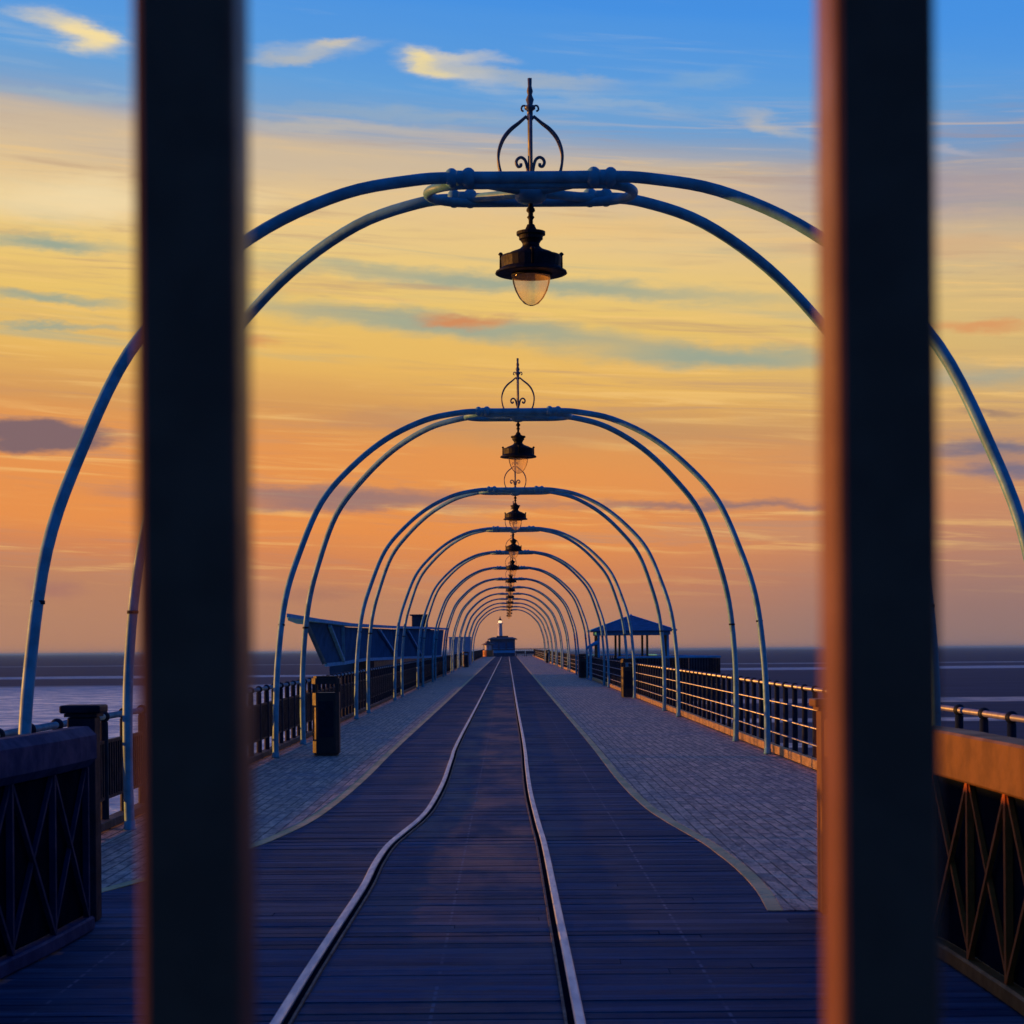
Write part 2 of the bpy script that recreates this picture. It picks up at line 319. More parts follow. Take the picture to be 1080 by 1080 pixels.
def flats_mat():
    global nt, L
    m = bpy.data.materials.new('tidal_flats'); m.use_nodes = True
    nt = m.node_tree; L = nt.links.new; nt.nodes.clear()
    tc = N('ShaderNodeTexCoord'); sp = N('ShaderNodeSeparateXYZ'); L(tc.outputs['Object'], sp.inputs[0])
    X, Y = sp.outputs[0], sp.outputs[1]
    wob = NOISE(COMB(M('MULTIPLY', X, 0.004), M('MULTIPLY', Y, 0.012), 0.0), 1.0, 6, 0.6)
    ly = M('LOGARITHM', M('MAXIMUM', Y, 20.0), 10.0)
    t = M('ADD', ly, M('MULTIPLY', M('SUBTRACT', wob, 0.5), 0.07))
    def bands(lst):
        o = None
        for lo, hi, sft, amt in lst:
            lo, hi = math.log10(lo), math.log10(hi)
            v = M('MULTIPLY', M('MULTIPLY', MR(t, lo, lo + sft), MR(t, hi, hi - sft)), amt)
            o = v if o is None else M('MAXIMUM', o, v)
        return o
    left = bands([(20.1, 470, 0.03, 1.0), (600, 660, 0.010, 0.95), (1150, 1250, 0.01, 0.5)])
    right = bands([(21, 60, 0.02, 0.6), (100, 122, 0.012, 0.8), (150, 160, 0.008, 0.6), (200, 215, 0.008, 0.6), (270, 300, 0.01, 0.5), (690, 790, 0.012, 1.0), (950, 1010, 0.008, 0.8)])
    side = MR(X, -30.0, 30.0)
    wet = M('ADD', M('MULTIPLY', left, M('SUBTRACT', 1.0, side)), M('MULTIPLY', right, side))
    small = NOISE(COMB(M('MULTIPLY', X, 0.02), M('MULTIPLY', Y, 0.10), 2.0), 1.0, 5, 0.6)
    wet = M('MULTIPLY', wet, MR(small, 0.22, 0.40, 0.55, 1.0))
    mud = N('ShaderNodeBsdfPrincipled')
    L(MIX(MR(small, 0.35, 0.65), (0.002, 0.026, 0.070, 1), (0.014, 0.048, 0.11, 1)), mud.inputs['Base Color'])
    mud.inputs['Roughness'].default_value = 0.75; mud.inputs['Specular IOR Level'].default_value = 0.05
    wat = N('ShaderNodeBsdfGlossy')
    wat.inputs['Color'].default_value = (0.96, 0.99, 0.84, 1); wat.inputs['Roughness'].default_value = 0.5
    deep = N('ShaderNodeBsdfDiffuse'); deep.inputs['Color'].default_value = (0.12, 0.34, 0.46, 1)
    wm = N('ShaderNodeMixShader'); gn = NOISE(COMB(M('MULTIPLY', X, 0.20), M('MULTIPLY', Y, 0.17), 11.0), 1.0, 5, 0.7)
    L(M('MULTIPLY', MR(gn, 0.42, 0.60, 0.35, 1.0), MR(Y, 300.0, 460.0, 1.0, 0.35)), wm.inputs[0])
    L(deep.outputs[0], wm.inputs[1]); L(wat.outputs[0], wm.inputs[2])
    rip = NOISE(COMB(M('MULTIPLY', X, 0.25), M('MULTIPLY', Y, 0.55), 4.0), 1.0, 6, 0.65)
    rip2 = NOISE(COMB(M('MULTIPLY', X, 1.2), M('MULTIPLY', Y, 2.6), 4.0), 1.0, 4, 0.6)
    b = N('ShaderNodeBump'); L(M('ADD', rip, M('MULTIPLY', rip2, 0.3)), b.inputs['Height']); b.inputs['Strength'].default_value = 1.0; b.inputs['Distance'].default_value = 2.0
    L(b.outputs[0], wat.inputs['Normal'])
    mx = N('ShaderNodeMixShader'); L(wet, mx.inputs[0]); L(mud.outputs[0], mx.inputs[1]); L(wm.outputs[0], mx.inputs[2])
    o = N('ShaderNodeOutputMaterial'); L(mx.outputs[0], o.inputs[0])
    return m
FLATS = flats_mat()

# ------------------------------------------------------------------ mesh helpers
def tag(o, label=None, cat=None, group=None, kind=None):
    if label: o['label'] = label
    if cat: o['category'] = cat
    if group: o['group'] = group
    if kind: o['kind'] = kind
    return o
def obj(name, bm, m, parent=None, smooth=False, loc=None):
    me = bpy.data.meshes.new(name)
    bmesh.ops.recalc_face_normals(bm, faces=bm.faces)
    bm.to_mesh(me); bm.free()
    me.materials.append(m)
    if smooth:
        for p in me.polygons: p.use_smooth = True
    o = bpy.data.objects.new(name, me); COL.objects.link(o)
    if parent: o.parent = parent
    if loc: o.location = loc
    return o
def empty(name, loc, label, cat, group=None, rz=0.0):
    o = bpy.data.objects.new(name, None); COL.objects.link(o)
    o.location = loc; o.rotation_euler = (0, 0, rz); o.empty_display_size = 0.3
    return tag(o, label, cat, group)
def copy_tree(o, parent=None):
    c = o.copy(); COL.objects.link(c)
    if parent: c.parent = parent
    for ch in list(o.children): copy_tree(ch, c)
    return c
def box(bm, x0, x1, y0, y1, z0, z1, bev=0.0):
    r = bmesh.ops.create_cube(bm, size=1)
    for v in r['verts']:
        v.co = Vector(((x0 + x1) / 2 + v.co.x * (x1 - x0), (y0 + y1) / 2 + v.co.y * (y1 - y0), (z0 + z1) / 2 + v.co.z * (z1 - z0)))
    if bev:
        es = list({e for v in r['verts'] for e in v.link_edges})
        bmesh.ops.bevel(bm, geom=es, offset=bev, segments=2, affect='EDGES', profile=0.5)
def tube(bm, pts, r, n=10, closed=False, cap=True):
    pts = [Vector(p) for p in pts]; rings = []
    K = len(pts); up = Vector((0, 0, 1)); prev = None
    for i, p in enumerate(pts):
        if closed: t = pts[(i + 1) % K] - pts[i - 1]
        else: t = pts[min(i + 1, K - 1)] - pts[max(i - 1, 0)]
        t.normalize()
        if prev is None:
            a = t.cross(up)
            if a.length < 0.1: a = t.cross(Vector((0, 1, 0)))
            a.normalize()
        else:
            a = prev - t * prev.dot(t); a.normalize()
        prev = a; b = t.cross(a)
        rr = r[i] if isinstance(r, (list, tuple)) else r
        rings.append([bm.verts.new(p + (a * math.cos(2 * math.pi * k / n) + b * math.sin(2 * math.pi * k / n)) * rr) for k in range(n)])
    for i in range(K if closed else K - 1):
        A, B = rings[i], rings[(i + 1) % K]
        for k in range(n): bm.faces.new((A[k], A[(k + 1) % n], B[(k + 1) % n], B[k]))
    if cap and not closed:
        bm.faces.new(rings[0]); bm.faces.new(rings[-1][::-1])
def lathe(bm, prof, n=20, c=(0, 0, 0)):
    rings = []
    for r, z in prof:
        rings.append([bm.verts.new((c[0] + r * math.cos(2 * math.pi * k / n), c[1] + r * math.sin(2 * math.pi * k / n), c[2] + z)) for k in range(n)])
    for A, B in zip(rings, rings[1:]):
        for k in range(n): bm.faces.new((A[k], A[(k + 1) % n], B[(k + 1) % n], B[k]))
    if prof[0][0] > 1e-4: bm.faces.new(rings[0])
    if prof[-1][0] > 1e-4: bm.faces.new(rings[-1][::-1])
def ball(bm, c, r, sx=1, sy=1, sz=1):
    bmesh.ops.create_uvsphere(bm, u_segments=12, v_segments=8, radius=r, matrix=Matrix.Translation(c) @ Matrix.Diagonal((sx, sy, sz, 1)))
def bar(bm, a, b, w, h=None):
    a, b = Vector(a), Vector(b); d = b - a; q = d.to_track_quat('Z', 'Y').to_matrix().to_4x4()
    h = h or w
    bmesh.ops.create_cube(bm, size=1, matrix=Matrix.Translation((a + b) / 2) @ q @ Matrix.Diagonal((w, h, d.length, 1)))
def prism(bm, poly, z0, z1):
    """poly: list of (x, y[, ...]) footprint; z0/z1 numbers or lists"""
    n = len(poly)
    lo = [bm.verts.new((p[0], p[1], z0[i] if isinstance(z0, list) else z0)) for i, p in enumerate(poly)]
    hi = [bm.verts.new((p[0], p[1], z1[i] if isinstance(z1, list) else z1)) for i, p in enumerate(poly)]
    bm.faces.new(lo[::-1]); bm.faces.new(hi)
    for i in range(n): bm.faces.new((lo[i], lo[(i + 1) % n], hi[(i + 1) % n], hi[i]))
def smooth_path(P, sub=6):
    P = [Vector(p) for p in P]; out = []
    for i in range(len(P) - 1):
        p0 = P[max(i - 1, 0)]; p1 = P[i]; p2 = P[i + 1]; p3 = P[min(i + 2, len(P) - 1)]
        for k in range(sub):
            t = k / sub
            out.append(0.5 * ((2 * p1) + (p2 - p0) * t + (2 * p0 - 5 * p1 + 4 * p2 - p3) * t * t + (3 * p1 - p0 - 3 * p2 + p3) * t ** 3))
    out.append(P[-1]); return out
TILT = math.atan(GRADE)
def tilt(o): o.rotation_euler.x = TILT; return o
def gz(y): return GRADE * y

# ------------------------------------------------------------------ ground, deck
bm = bmesh.new()
bmesh.ops.create_grid(bm, x_segments=8, y_segments=8, size=1)
for v in bm.verts: v.co = Vector((v.co.x * 11800, v.co.y * 22800 + 11100, 0))
tag(obj('beach_and_sea', bm, FLATS, loc=(0, 0, -6.2)), kind='structure', label='dark tidal flats with shining water channels reaching the horizon')

END = 306.0
bm = bmesh.new(); box(bm, -4.25, 4.25, -4, END, -0.45, -0.062)
tilt(tag(obj('pier_frame', bm, TIMBER), kind='structure'))

bm = bmesh.new(); lay = bm.faces.layers.float.new('board_f'); bid = []
y = -3.5; k = 0
while y < END - 0.2:
    joints = [-4.22] + ([random.uniform(-3.6, 3.6)] if random.random() < 0.35 else []) + [4.22]
    far = y > 90
    for a, b in zip(joints, joints[1:]):
        z = random.uniform(-0.004, 0.001)
        g = 0.0015 + random.random() ** 3 * 0.006
        if far and a > -2 and b < 2: pass
        vs = [bm.verts.new(c) for c in ((a + .002, y + g, z + random.uniform(-.0015, .0015)), (b - .002, y + g, z + random.uniform(-.0015, .0015)), (b - .002, y + PITCH - g, z + random.uniform(-.0015, .0015)), (a + .002, y + PITCH - g, z + random.uniform(-.0015, .0015)))]
        vb = [bm.verts.new((v.co.x, v.co.y, -0.06)) for v in vs]
        bv = random.random()
        fs = [bm.faces.new(vs)]
        fs.append(bm.faces.new((vs[0], vb[0], vb[1], vs[1])))
        fs.append(bm.faces.new((vs[2], vb[2], vb[3], vs[3])))
        for f in fs: f[lay] = bv
        bid.append(bv)
    y += PITCH; k += 1
me = bpy.data.meshes.new('deck'); 
bmesh.ops.recalc_face_normals(bm, faces=bm.faces)
vals = [f[lay] for f in bm.faces]
for f in bm.faces:
    if abs(f.normal.z) > 0.9 and f.normal.z < 0: f.normal_flip()
bm.to_mesh(me); bm.free()
at = me.attributes.new('board', 'FLOAT', 'FACE'); at.data.foreach_set('value', vals)
me.materials.append(PLANK)
deck = bpy.data.objects.new('deck', me); COL.objects.link(deck)
tilt(tag(deck, kind='structure', label='dark cross planked tram deck of the pier'))

# inner edges of the side walkways (x against y), measured along the pier
RE = smooth_path([(x, y, 0) for y, x in [(11.9, 1.40), (13, 1.46), (14.2, 1.47), (15.3, 1.44), (16.2, 1.40), (18.2, 1.25), (20, 1.17), (24, 1.13), (34, 1.16), (60, 1.16), (150, 1.16), (END - .5, 1.16)]])
LE = smooth_path([(x, y, 0) for y, x in [(11.9, -3.4), (12.8, -3.1), (14.2, -2.72), (15.6, -2.43), (16.7, -2.25), (19, -2.08), (24, -2.02), (33, -2.05), (60, -2.04), (150, -2.05), (END - .5, -2.05)]])
def strip(name, edge, outer, z, th, m, inner_off=0.0):
    bm = bmesh.new(); prev = None
    for p in edge:
        x0 = p.x + inner_off
        x1 = outer if not callable(outer) else outer(p.x)
        cur = [bm.verts.new((x0, p.y, z)), bm.verts.new((x1, p.y, z)), bm.verts.new((x1, p.y, z - th)), bm.verts.new((x0, p.y, z - th))]
        if prev:
            for a in range(4): bm.faces.new((prev[a], prev[(a + 1) % 4], cur[(a + 1) % 4], cur[a]))
        else: bm.faces.new(cur)
        prev = cur
    bm.faces.new(prev[::-1])
    return tilt(tag(obj(name, bm, m), kind='structure'))
strip('walkway', RE, 4.16, 0.008, 0.007, WALK, 0.10)['label'] = 'weathered right side walkway of lengthwise boards'
strip('walkway', LE, -4.16, 0.008, 0.007, WALK, -0.10)['label'] = 'weathered left side walkway of lengthwise boards'
strip('edge_line', RE, lambda x: x + 0.098, 0.0065, 0.0055, LINE)['label'] = 'worn cream line along right walkway edge'
strip('edge_line', LE, lambda x: x - 0.098, 0.0065, 0.0055, LINE)['label'] = 'worn cream line along left walkway edge'

# tram rails
def rail(path, inward, label):
    t = empty('tram_rail', (0, 0, 0), label, 'rail', 'tram rails on the deck')
    tilt(t)
    P = smooth_path([(x, y, 0) for y, x in path], 8)
    def ribbon(name, o0, o1, z0, z1, m, bev=0.0):
        bm = bmesh.new(); prev = None
        prof = [(o0, z0), (o0, z1 - bev), (o0 + (bev if o1 > o0 else -bev), z1), (o1 - (bev if o1 > o0 else -bev), z1), (o1, z1 - bev), (o1, z0)] if bev else [(o0, z0), (o0, z1), (o1, z1), (o1, z0)]
        for p in P:
            cur = [bm.verts.new((p.x + a, p.y, b)) for a, b in prof]
            if prev:
                for a in range(len(prof) - 1): bm.faces.new((prev[a], prev[a + 1], cur[a + 1], cur[a]))
            prev = cur
        return obj(name, bm, m, t)
    ribbon('rail_head', -0.024, 0.024, 0.0, 0.022, STEEL, 0.006)
    ribbon('flangeway_shade', 0.025 * inward, 0.054 * inward, 0.0, 0.0045, DARKP)  # near-black strip standing in for the shade inside the groove
    ribbon('check_strip', 0.056 * inward, 0.070 * inward, 0.0, 0.012, RUST)
    return t
rail([(-3, 0.09), (8, 0.09), (12, 0.085), (15.8, 0.078), (18, 0.055), (21.6, 0.03), (26, 0.035), (34, 0.055), (60, 0.04), (150, 0.04), (298, 0.04)], -1, 'right hand steel tram rail running straight down the deck')
rail([(-3, -1.27), (8, -1.262), (10.5, -1.255), (13.1, -1.235), (14.6, -1.25), (15.9, -1.235), (17.0, -1.17), (18.3, -1.085), (20, -1.035), (23.4, -1.02), (28, -1.06), (34, -1.095), (60, -1.08), (150, -1.08), (298, -1.08)], 1, 'left hand steel tram rail that kinks sideways on the deck')

# ------------------------------------------------------------------ lamp arches
TOPZ = 5.42
prof = [(3.72, 0), (3.725, 0.7), (3.70, 1.5), (3.60, 2.40), (3.40, 3.13), (3.08, 3.93), (2.62, 4.50), (2.08, 4.96), (1.48, 5.27), (0.95, 5.395), (0.62, TOPZ), (0.3, TOPZ), (0, TOPZ)]
def lean(z, side):
    T = [(0, 2.02), (2.5, 1.86), (4.0, 1.55), (4.5, 1.38), (5.0, 1.02), (5.3, 0.62), (TOPZ, 0.355)] if side > 0 else [(0, 1.93), (2.5, 1.55), (4.0, 1.05), (4.8, 0.75), (5.25, 0.50), (TOPZ, 0.355)]
    for (a, p), (b, q) in zip(T, T[1:]):
        if z <= b: return side * (p + (q - p) * (z - a) / (b - a))
    return side * 0.355
def hoop(side):
    right = [(x, lean(z, side), z) for x, z in prof]
    pts = right + [(-x, yy, z) for x, yy, z in right[::-1][1:]]
    return smooth_path(pts, 5)
arch = empty('lamp_arch', (0, 0, 0), '', 'lamp arch', 'lamp arches along the pier')
for sd in (-1, 1):
    bm = bmesh.new(); tube(bm, hoop(sd), 0.047, 14)
    h = obj('hoop', bm, PAINT, arch, True)
    for sx in (-1, 1):
        bm = bmesh.new(); lathe(bm, [(0.062, 0.008), (0.062, 0.03), (0.054, 0.04), (0.052, 0.09), (0.046, 0.10)], 14, (sx * 3.72, lean(0.05, sd), 0))
        obj('foot_collar', bm, PAINT, h, True)
        z = 2.02
        bm = bmesh.new(); lathe(bm, [(0.046, -0.014), (0.053, -0.014), (0.053, 0.014), (0.046, 0.014)], 14, (sx * 3.652, lean(z, sd), z))
        obj('pipe_clamp', bm, IRON, h, True)
# horizontal ring with rounded ends, diagonal stays, knuckles
bm = bmesh.new(); ring = []
for k in range(40):
    a = 2 * math.pi * k / 40; c, s_ = math.cos(a), math.sin(a)
    ring.append(((0.50 if c > 0 else -0.50) + c * 0.34, s_ * 0.31, TOPZ - 0.045))
tube(bm, ring, 0.040, 12, closed=True); obj('top_ring', bm, PAINT, arch, True)
bm = bmesh.new()
for a, b in (((-0.56, -0.34), (0.56, 0.34)), ((-0.56, 0.34), (0.56, -0.34))):
    tube(bm, [(a[0], a[1], TOPZ - 0.01), (0, 0, TOPZ - 0.035), (b[0], b[1], TOPZ - 0.01)], 0.040, 12)
obj('cross_stay', bm, PAINT, arch, True)
for sx in (-1, 1):
    for sy in (-1, 1):
        bm = bmesh.new()
        for xx, rr in ((0.50, 0.082), (0.635, 0.078)):
            ball(bm, (sx * xx, sy * 0.345, TOPZ), rr, 0.8, 1, 1)
        tube(bm, [(sx * 0.49, sy * 0.345, TOPZ), (sx * 0.65, sy * 0.345, TOPZ)], 0.06, 12)
        obj('knuckle_joint', bm, PAINT, arch, True)
bm = bmesh.new(); lathe(bm, [(0.0, 0.05), (0.10, 0.045), (0.13, 0.0), (0.13, -0.06), (0.10, -0.085), (0.05, -0.10), (0.0, -0.10)][::-1], 20, (0, 0, TOPZ - 0.03)); obj('hub', bm, PAINT, arch, True)
# wrought finial: onion cage of four ribs, centre rod, scrolls, spike
fin_bm = bmesh.new()
lathe(fin_bm, [(0.05, 0.03), (0.045, 0.06), (0.022, 0.10), (0.020, 0.14), (0.020, 0.55), (0.036, 0.57), (0.024, 0.59), (0.024, 0.63), (0.045, 0.645), (0.045, 0.665), (0.022, 0.68), (0.034, 0.72), (0.018, 0.76), (0.026, 0.79), (0.016, 0.83), (0.018, 0.895), (0.0, 0.90)], 12, (0, 0, TOPZ))
fin = obj('finial', fin_bm, CAGE, arch, True)
for a in (-12, 12, 90, 168, 192, 270):
    bm = bmesh.new()
    pr = smooth_path([(0.17, 0.0, 0), (0.235, 0.09, 0), (0.265, 0.20, 0), (0.262, 0.30, 0), (0.225, 0.40, 0), (0.165, 0.475, 0), (0.095, 0.53, 0), (0.03, 0.585, 0)], 5)
    ca, sa = math.cos(R(a)), math.sin(R(a))
    tube(bm, [(p.x * ca, p.x * sa, TOPZ + p.y) for p in pr], 0.011, 8)
    obj('cage_rib', bm, CAGE, fin, True)
for sx in (-1, 1):
    bm = bmesh.new(); pts = [(0.0, 0.03), (0.02, 0.07), (0.03, 0.12), (0.045, 0.16), (0.075, 0.18), (0.105, 0.165), (0.115, 0.135), (0.10, 0.105), (0.078, 0.11), (0.078, 0.13)]
    tube(bm, smooth_path([(sx * x, 0, TOPZ + z + 0.07) for x, z in pts], 4), 0.013, 8)
    obj('scroll', bm, CAGE, fin, True)
    bm = bmesh.new()
    tube(bm, smooth_path([(sx * x, 0, TOPZ + z) for x, z in [(0.0, 0.61), (0.03, 0.665), (0.06, 0.67), (0.07, 0.64), (0.052, 0.625)]], 4), 0.008, 8)
    obj('scroll', bm, CAGE, fin, True)

lamp = empty('pendant_lantern', (0, 0, 0), '', 'lantern', 'lanterns hanging from the lamp arches')
bm = bmesh.new(); lathe(bm, [(0.032, -0.10), (0.018, -0.12), (0.018, -0.15), (0.034, -0.17), (0.036, -0.19), (0.020, -0.205), (0.020, -0.225), (0.032, -0.24), (0.018, -0.26), (0.018, -0.31)][::-1], 12, (0, 0, TOPZ)); obj('drop_rod', bm, LANTERN, lamp, True)
hood_p = [(0.0, -0.30), (0.030, -0.30), (0.045, -0.335), (0.075, -0.355), (0.118, -0.36), (0.118, -0.385), (0.098, -0.39), (0.098, -0.42), (0.085, -0.43), (0.07, -0.455), (0.07, -0.475), (0.095, -0.50), (0.13, -0.515), (0.17, -0.53), (0.205, -0.55), (0.245, -0.56), (0.25, -0.575), (0.245, -0.655), (0.255, -0.665), (0.29, -0.685), (0.295, -0.70), (0.285, -0.705), (0.15, -0.705), (0.15, -0.69), (0.0, -0.66)]
bm = bmesh.new(); lathe(bm, hood_p[::-1], 28, (0, 0, TOPZ)); hood = obj('hood', bm, LANTERN, lamp, False)
for k in range(4):
    a = R(k * 90 + 2); bm = bmesh.new()
    lathe(bm, [(0.0, -0.70), (0.012, -0.70), (0.010, -0.555), (0.022, -0.545), (0.012, -0.53), (0.0, -0.525)], 8, (0.248 * math.cos(a), 0.248 * math.sin(a), TOPZ))
    obj('lug', bm, LANTERN, hood, True)
bm = bmesh.new(); gp = [(0.160, -0.70), (0.160, -0.72), (0.150, -0.78), (0.132, -0.84), (0.100, -0.90), (0.060, -0.945), (0.020, -0.962), (0.0, -0.963)]
lathe(bm, gp[::-1], 28, (0, 0, TOPZ))
bmesh.ops.remove_doubles(bm, verts=bm.verts, dist=0.0005)
obj('glass_globe', bm, GLASS, lamp, True)
bm = bmesh.new(); lathe(bm, [(0.150, -0.725), (0.163, -0.725), (0.163, -0.704), (0.150, -0.704)], 28, (0, 0, TOPZ)); obj('glass_collar', bm, LANTERN, lamp, True)

ORD = ['nearest', 'second nearest', 'third nearest', 'fourth nearest', 'fifth nearest', 'sixth nearest', 'seventh nearest', 'eighth nearest', 'ninth nearest', 'tenth nearest', 'eleventh nearest', 'twelfth nearest', 'thirteenth nearest']
NA = 13
for i in range(NA):
    a = arch if i == 0 else copy_tree(arch)
    l = lamp if i == 0 else copy_tree(lamp)
    yc = 15.5 + 15.1 * i
    a.location = l.location = (random.uniform(-.02, .02) if i else 0, yc, gz(yc))
    a.rotation_euler.z = l.rotation_euler.z = R(random.uniform(-.5, .5)) if i else 0
    if i == 0: a['label'] = 'largest and nearest pale blue twin hoop arch, cut by the dark gate bars'
    elif i == NA - 1: a['label'] = 'smallest and farthest pale blue arch, framing the distant white tower'
    else: a['label'] = 'pale blue twin hoop arch, %s in the row over the deck' % ORD[i]
    if i == 0: l['label'] = 'largest black lantern with clear glass globe, under the nearest arch'
    elif i == NA - 1: l['label'] = 'tiny black lantern under the farthest arch, beside the distant tower'
    else: l['label'] = 'black lantern hanging under the %s arch' % ORD[i]

# ------------------------------------------------------------------ railings
RX, SP = 3.97, 0.915
def post_bm(y, side):
    bm = bmesh.new(); x = side * RX
    lathe(bm, [(0.055, 0.0), (0.055, 0.06), (0.043, 0.09), (0.040, 1.0), (0.0, 1.01)], 10, (x, y, 0))
    ball(bm, (x, y, 1.05), 0.056)
    return bm
def railing(side, label):
    t = empty('railing', (0, 0, 0), label, 'railing', 'railings along the pier edges'); tilt(t)
    y0 = 11.2; n = int((300 - y0) / SP)
    pm = None
    for i in range(min(n, 100)):
        if pm is None:
            o = obj('post', post_bm(0, side), IRON, t, True); pm = o
        else:
            o = pm.copy(); COL.objects.link(o); o.parent = t
        o.location = (0, y0 + i * SP, 0)
    bm = bmesh.new()
    for i in range(100, n):
        y = y0 + i * SP; x = side * RX
        tube(bm, [(x, y, 0), (x, y, 1.0)], 0.034, 6); ball(bm, (x, y, 1.05), 0.056)
    tag(obj('post', bm, IRON, t, True), kind='stuff')
    bm = bmesh.new(); tube(bm, [(side * RX, y0 - 0.3, 1.05), (side * RX, 300, 1.05)], 0.030, 12); obj('top_rail', bm, TUBE, t, True)
    if side > 0:
        for z in (0.78, 0.53, 0.30):
            bm = bmesh.new(); tube(bm, [(side * (RX - 0.045), y0 - 0.3, z), (side * (RX - 0.045), 300, z)], 0.014, 8); obj('mid_rail', bm, TUBE, t, True)
        bm = bmesh.new()
        y = y0
        while y < 300:
            ln = 3.6 + random.uniform(-.3, .3); dz = random.uniform(-.004, .004)
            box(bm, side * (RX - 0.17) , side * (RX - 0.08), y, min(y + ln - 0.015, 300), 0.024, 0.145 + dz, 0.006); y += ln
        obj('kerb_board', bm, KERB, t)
    else:
        def panel():
            bm = bmesh.new(); x = side * RX
            box(bm, x - .02, x + .02, 0.04, SP - 0.04, 0.80, 0.83); box(bm, x - .02, x + .02, 0.04, SP - 0.04, 0.28, 0.31)
            for k in range(8):
                yy = 0.085 + k * 0.106
                bar(bm, (x, yy, 0.30), (x, yy, 0.81), 0.040)
            return bm
        p0 = None
        for i in range(100):
            if p0 is None: p0 = o = obj('picket_panel', panel(), IRON, t)
            else: o = p0.copy(); COL.objects.link(o); o.parent = t
            o.location = (0, y0 + i * SP, 0)
        bm = bmesh.new()
        for i in range(100, n):
            y = y0 + i * SP; x = side * RX
            for k in range(4): bar(bm, (x, y + .12 + k * .22, .28), (x, y + .12 + k * .22, .82), 0.05)
            box(bm, x - .02, x + .02, y + .04, y + SP - .04, .80, .83)
        tag(obj('picket_panel', bm, IRON, t), kind='stuff')
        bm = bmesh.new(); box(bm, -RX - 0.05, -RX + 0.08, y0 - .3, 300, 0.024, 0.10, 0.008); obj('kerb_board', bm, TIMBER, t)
railing(-1, 'dark picket railing with ball topped posts on the left edge')
railing(1, 'open railing with three mid rails above an orange lit kerb, right edge')

# ------------------------------------------------------------------ lattice parapets by the gate
def parapet(path, post_at, side, label, glabel):
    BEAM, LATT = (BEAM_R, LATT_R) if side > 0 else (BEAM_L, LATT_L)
    t = empty('lattice_parapet', (0, 0, 0), label, 'parapet', 'lattice parapets beside the gate')
    P = [Vector((x, y, gz(y))) for x, y in path]
    sp_ = smooth_path(P, 8)
    def rib(name, off0, off1, z0, z1, m):
        bm = bmesh.new(); prev = None
        for i, p in enumerate(sp_):
            d = (sp_[min(i + 1, len(sp_) - 1)] - sp_[max(i - 1, 0)]); d.z = 0; d.normalize(); nrm = Vector((d.y, -d.x, 0))
            b = 0.012 if z1 < 1 or side > 0 else 0.05
            cs = [(off0, z0 + b), (off0, z1 - b), (off0 + b, z1), (off1 - b, z1), (off1, z1 - b), (off1, z0 + b), (off1 - b, z0), (off0 + b, z0)]
            cur = [bm.verts.new(p + nrm * a + Vector((0, 0, z))) for a, z in cs]
            if prev:
                for a in range(8): bm.faces.new((prev[a], prev[(a + 1) % 8], cur[(a + 1) % 8], cur[a]))
            else: bm.faces.new(cur)
            prev = cur
        bm.faces.new(prev[::-1]); return obj(name, bm, m, t)
    rib('top_beam', -0.09, 0.09, 0.98, 1.22, BEAM)
    rib('bottom_beam', -0.07, 0.07, 0.005, 0.09, BEAM)
    rib('backing_plate', -0.012, 0.012, 0.092, 0.978, DARKP)
    # uprights and crossed flats every 0.7 m along the path
    cum = [0]
    for a, b in zip(sp_, sp_[1:]): cum.append(cum[-1] + (b - a).length)
    def at(sv):
        for i in range(len(sp_) - 1):
            if cum[i + 1] >= sv:
                f = (sv - cum[i]) / (cum[i + 1] - cum[i]); return sp_[i].lerp(sp_[i + 1], f)
        return sp_[-1]
    sv = 0.05
    face = -side * 0.04
    def shift(p, sv):
        d = at(min(sv + .05, cum[-1])) - at(max(sv - .05, 0)); d.z = 0; d.normalize(); nrm = Vector((d.y, -d.x, 0))
        if nrm.x * side > 0: nrm = -nrm
        return p + nrm * 0.035
    while sv < cum[-1] - 0.1:
        a = shift(at(sv), sv); s2 = min(sv + 0.7, cum[-1]); b = shift(at(s2), s2)
        bm = bmesh.new(); bar(bm, a + Vector((0, 0, 0.09)), a + Vector((0, 0, 0.98)), 0.035); obj('upright', bm, LATT, t)
        for (q, r_) in ((a, b), (b, a)):
            bm = bmesh.new(); off = Vector((side * -0.006 if q is a else 0.004 * side, 0, 0))
            bar(bm, q + off + Vector((0, 0, 0.09)), r_ + off + Vector((0, 0, 0.98)), 0.024); obj('cross_brace', bm, LATT, t)
        sv += 0.7
    p = post_at
    g = empty('gate_post', (p[0], p[1], gz(p[1])), glabel, 'post', 'capped posts at the parapet ends')
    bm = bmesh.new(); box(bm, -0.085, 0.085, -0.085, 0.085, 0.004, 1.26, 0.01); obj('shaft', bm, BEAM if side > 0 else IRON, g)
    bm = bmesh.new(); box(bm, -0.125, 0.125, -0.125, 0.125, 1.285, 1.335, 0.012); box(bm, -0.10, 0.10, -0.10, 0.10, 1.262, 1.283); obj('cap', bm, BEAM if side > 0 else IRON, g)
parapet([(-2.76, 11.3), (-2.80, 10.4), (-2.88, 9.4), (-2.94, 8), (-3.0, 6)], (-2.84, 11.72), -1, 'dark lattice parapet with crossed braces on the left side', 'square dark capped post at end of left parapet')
parapet([(1.80, 11.62), (1.95, 11.0), (2.10, 10.2), (2.13, 9.0), (2.14, 7.5), (2.2, 6)], (1.80, 11.82), 1, 'lattice parapet with orange lit top beam on the right side', 'slim orange lit capped post at end of right parapet')

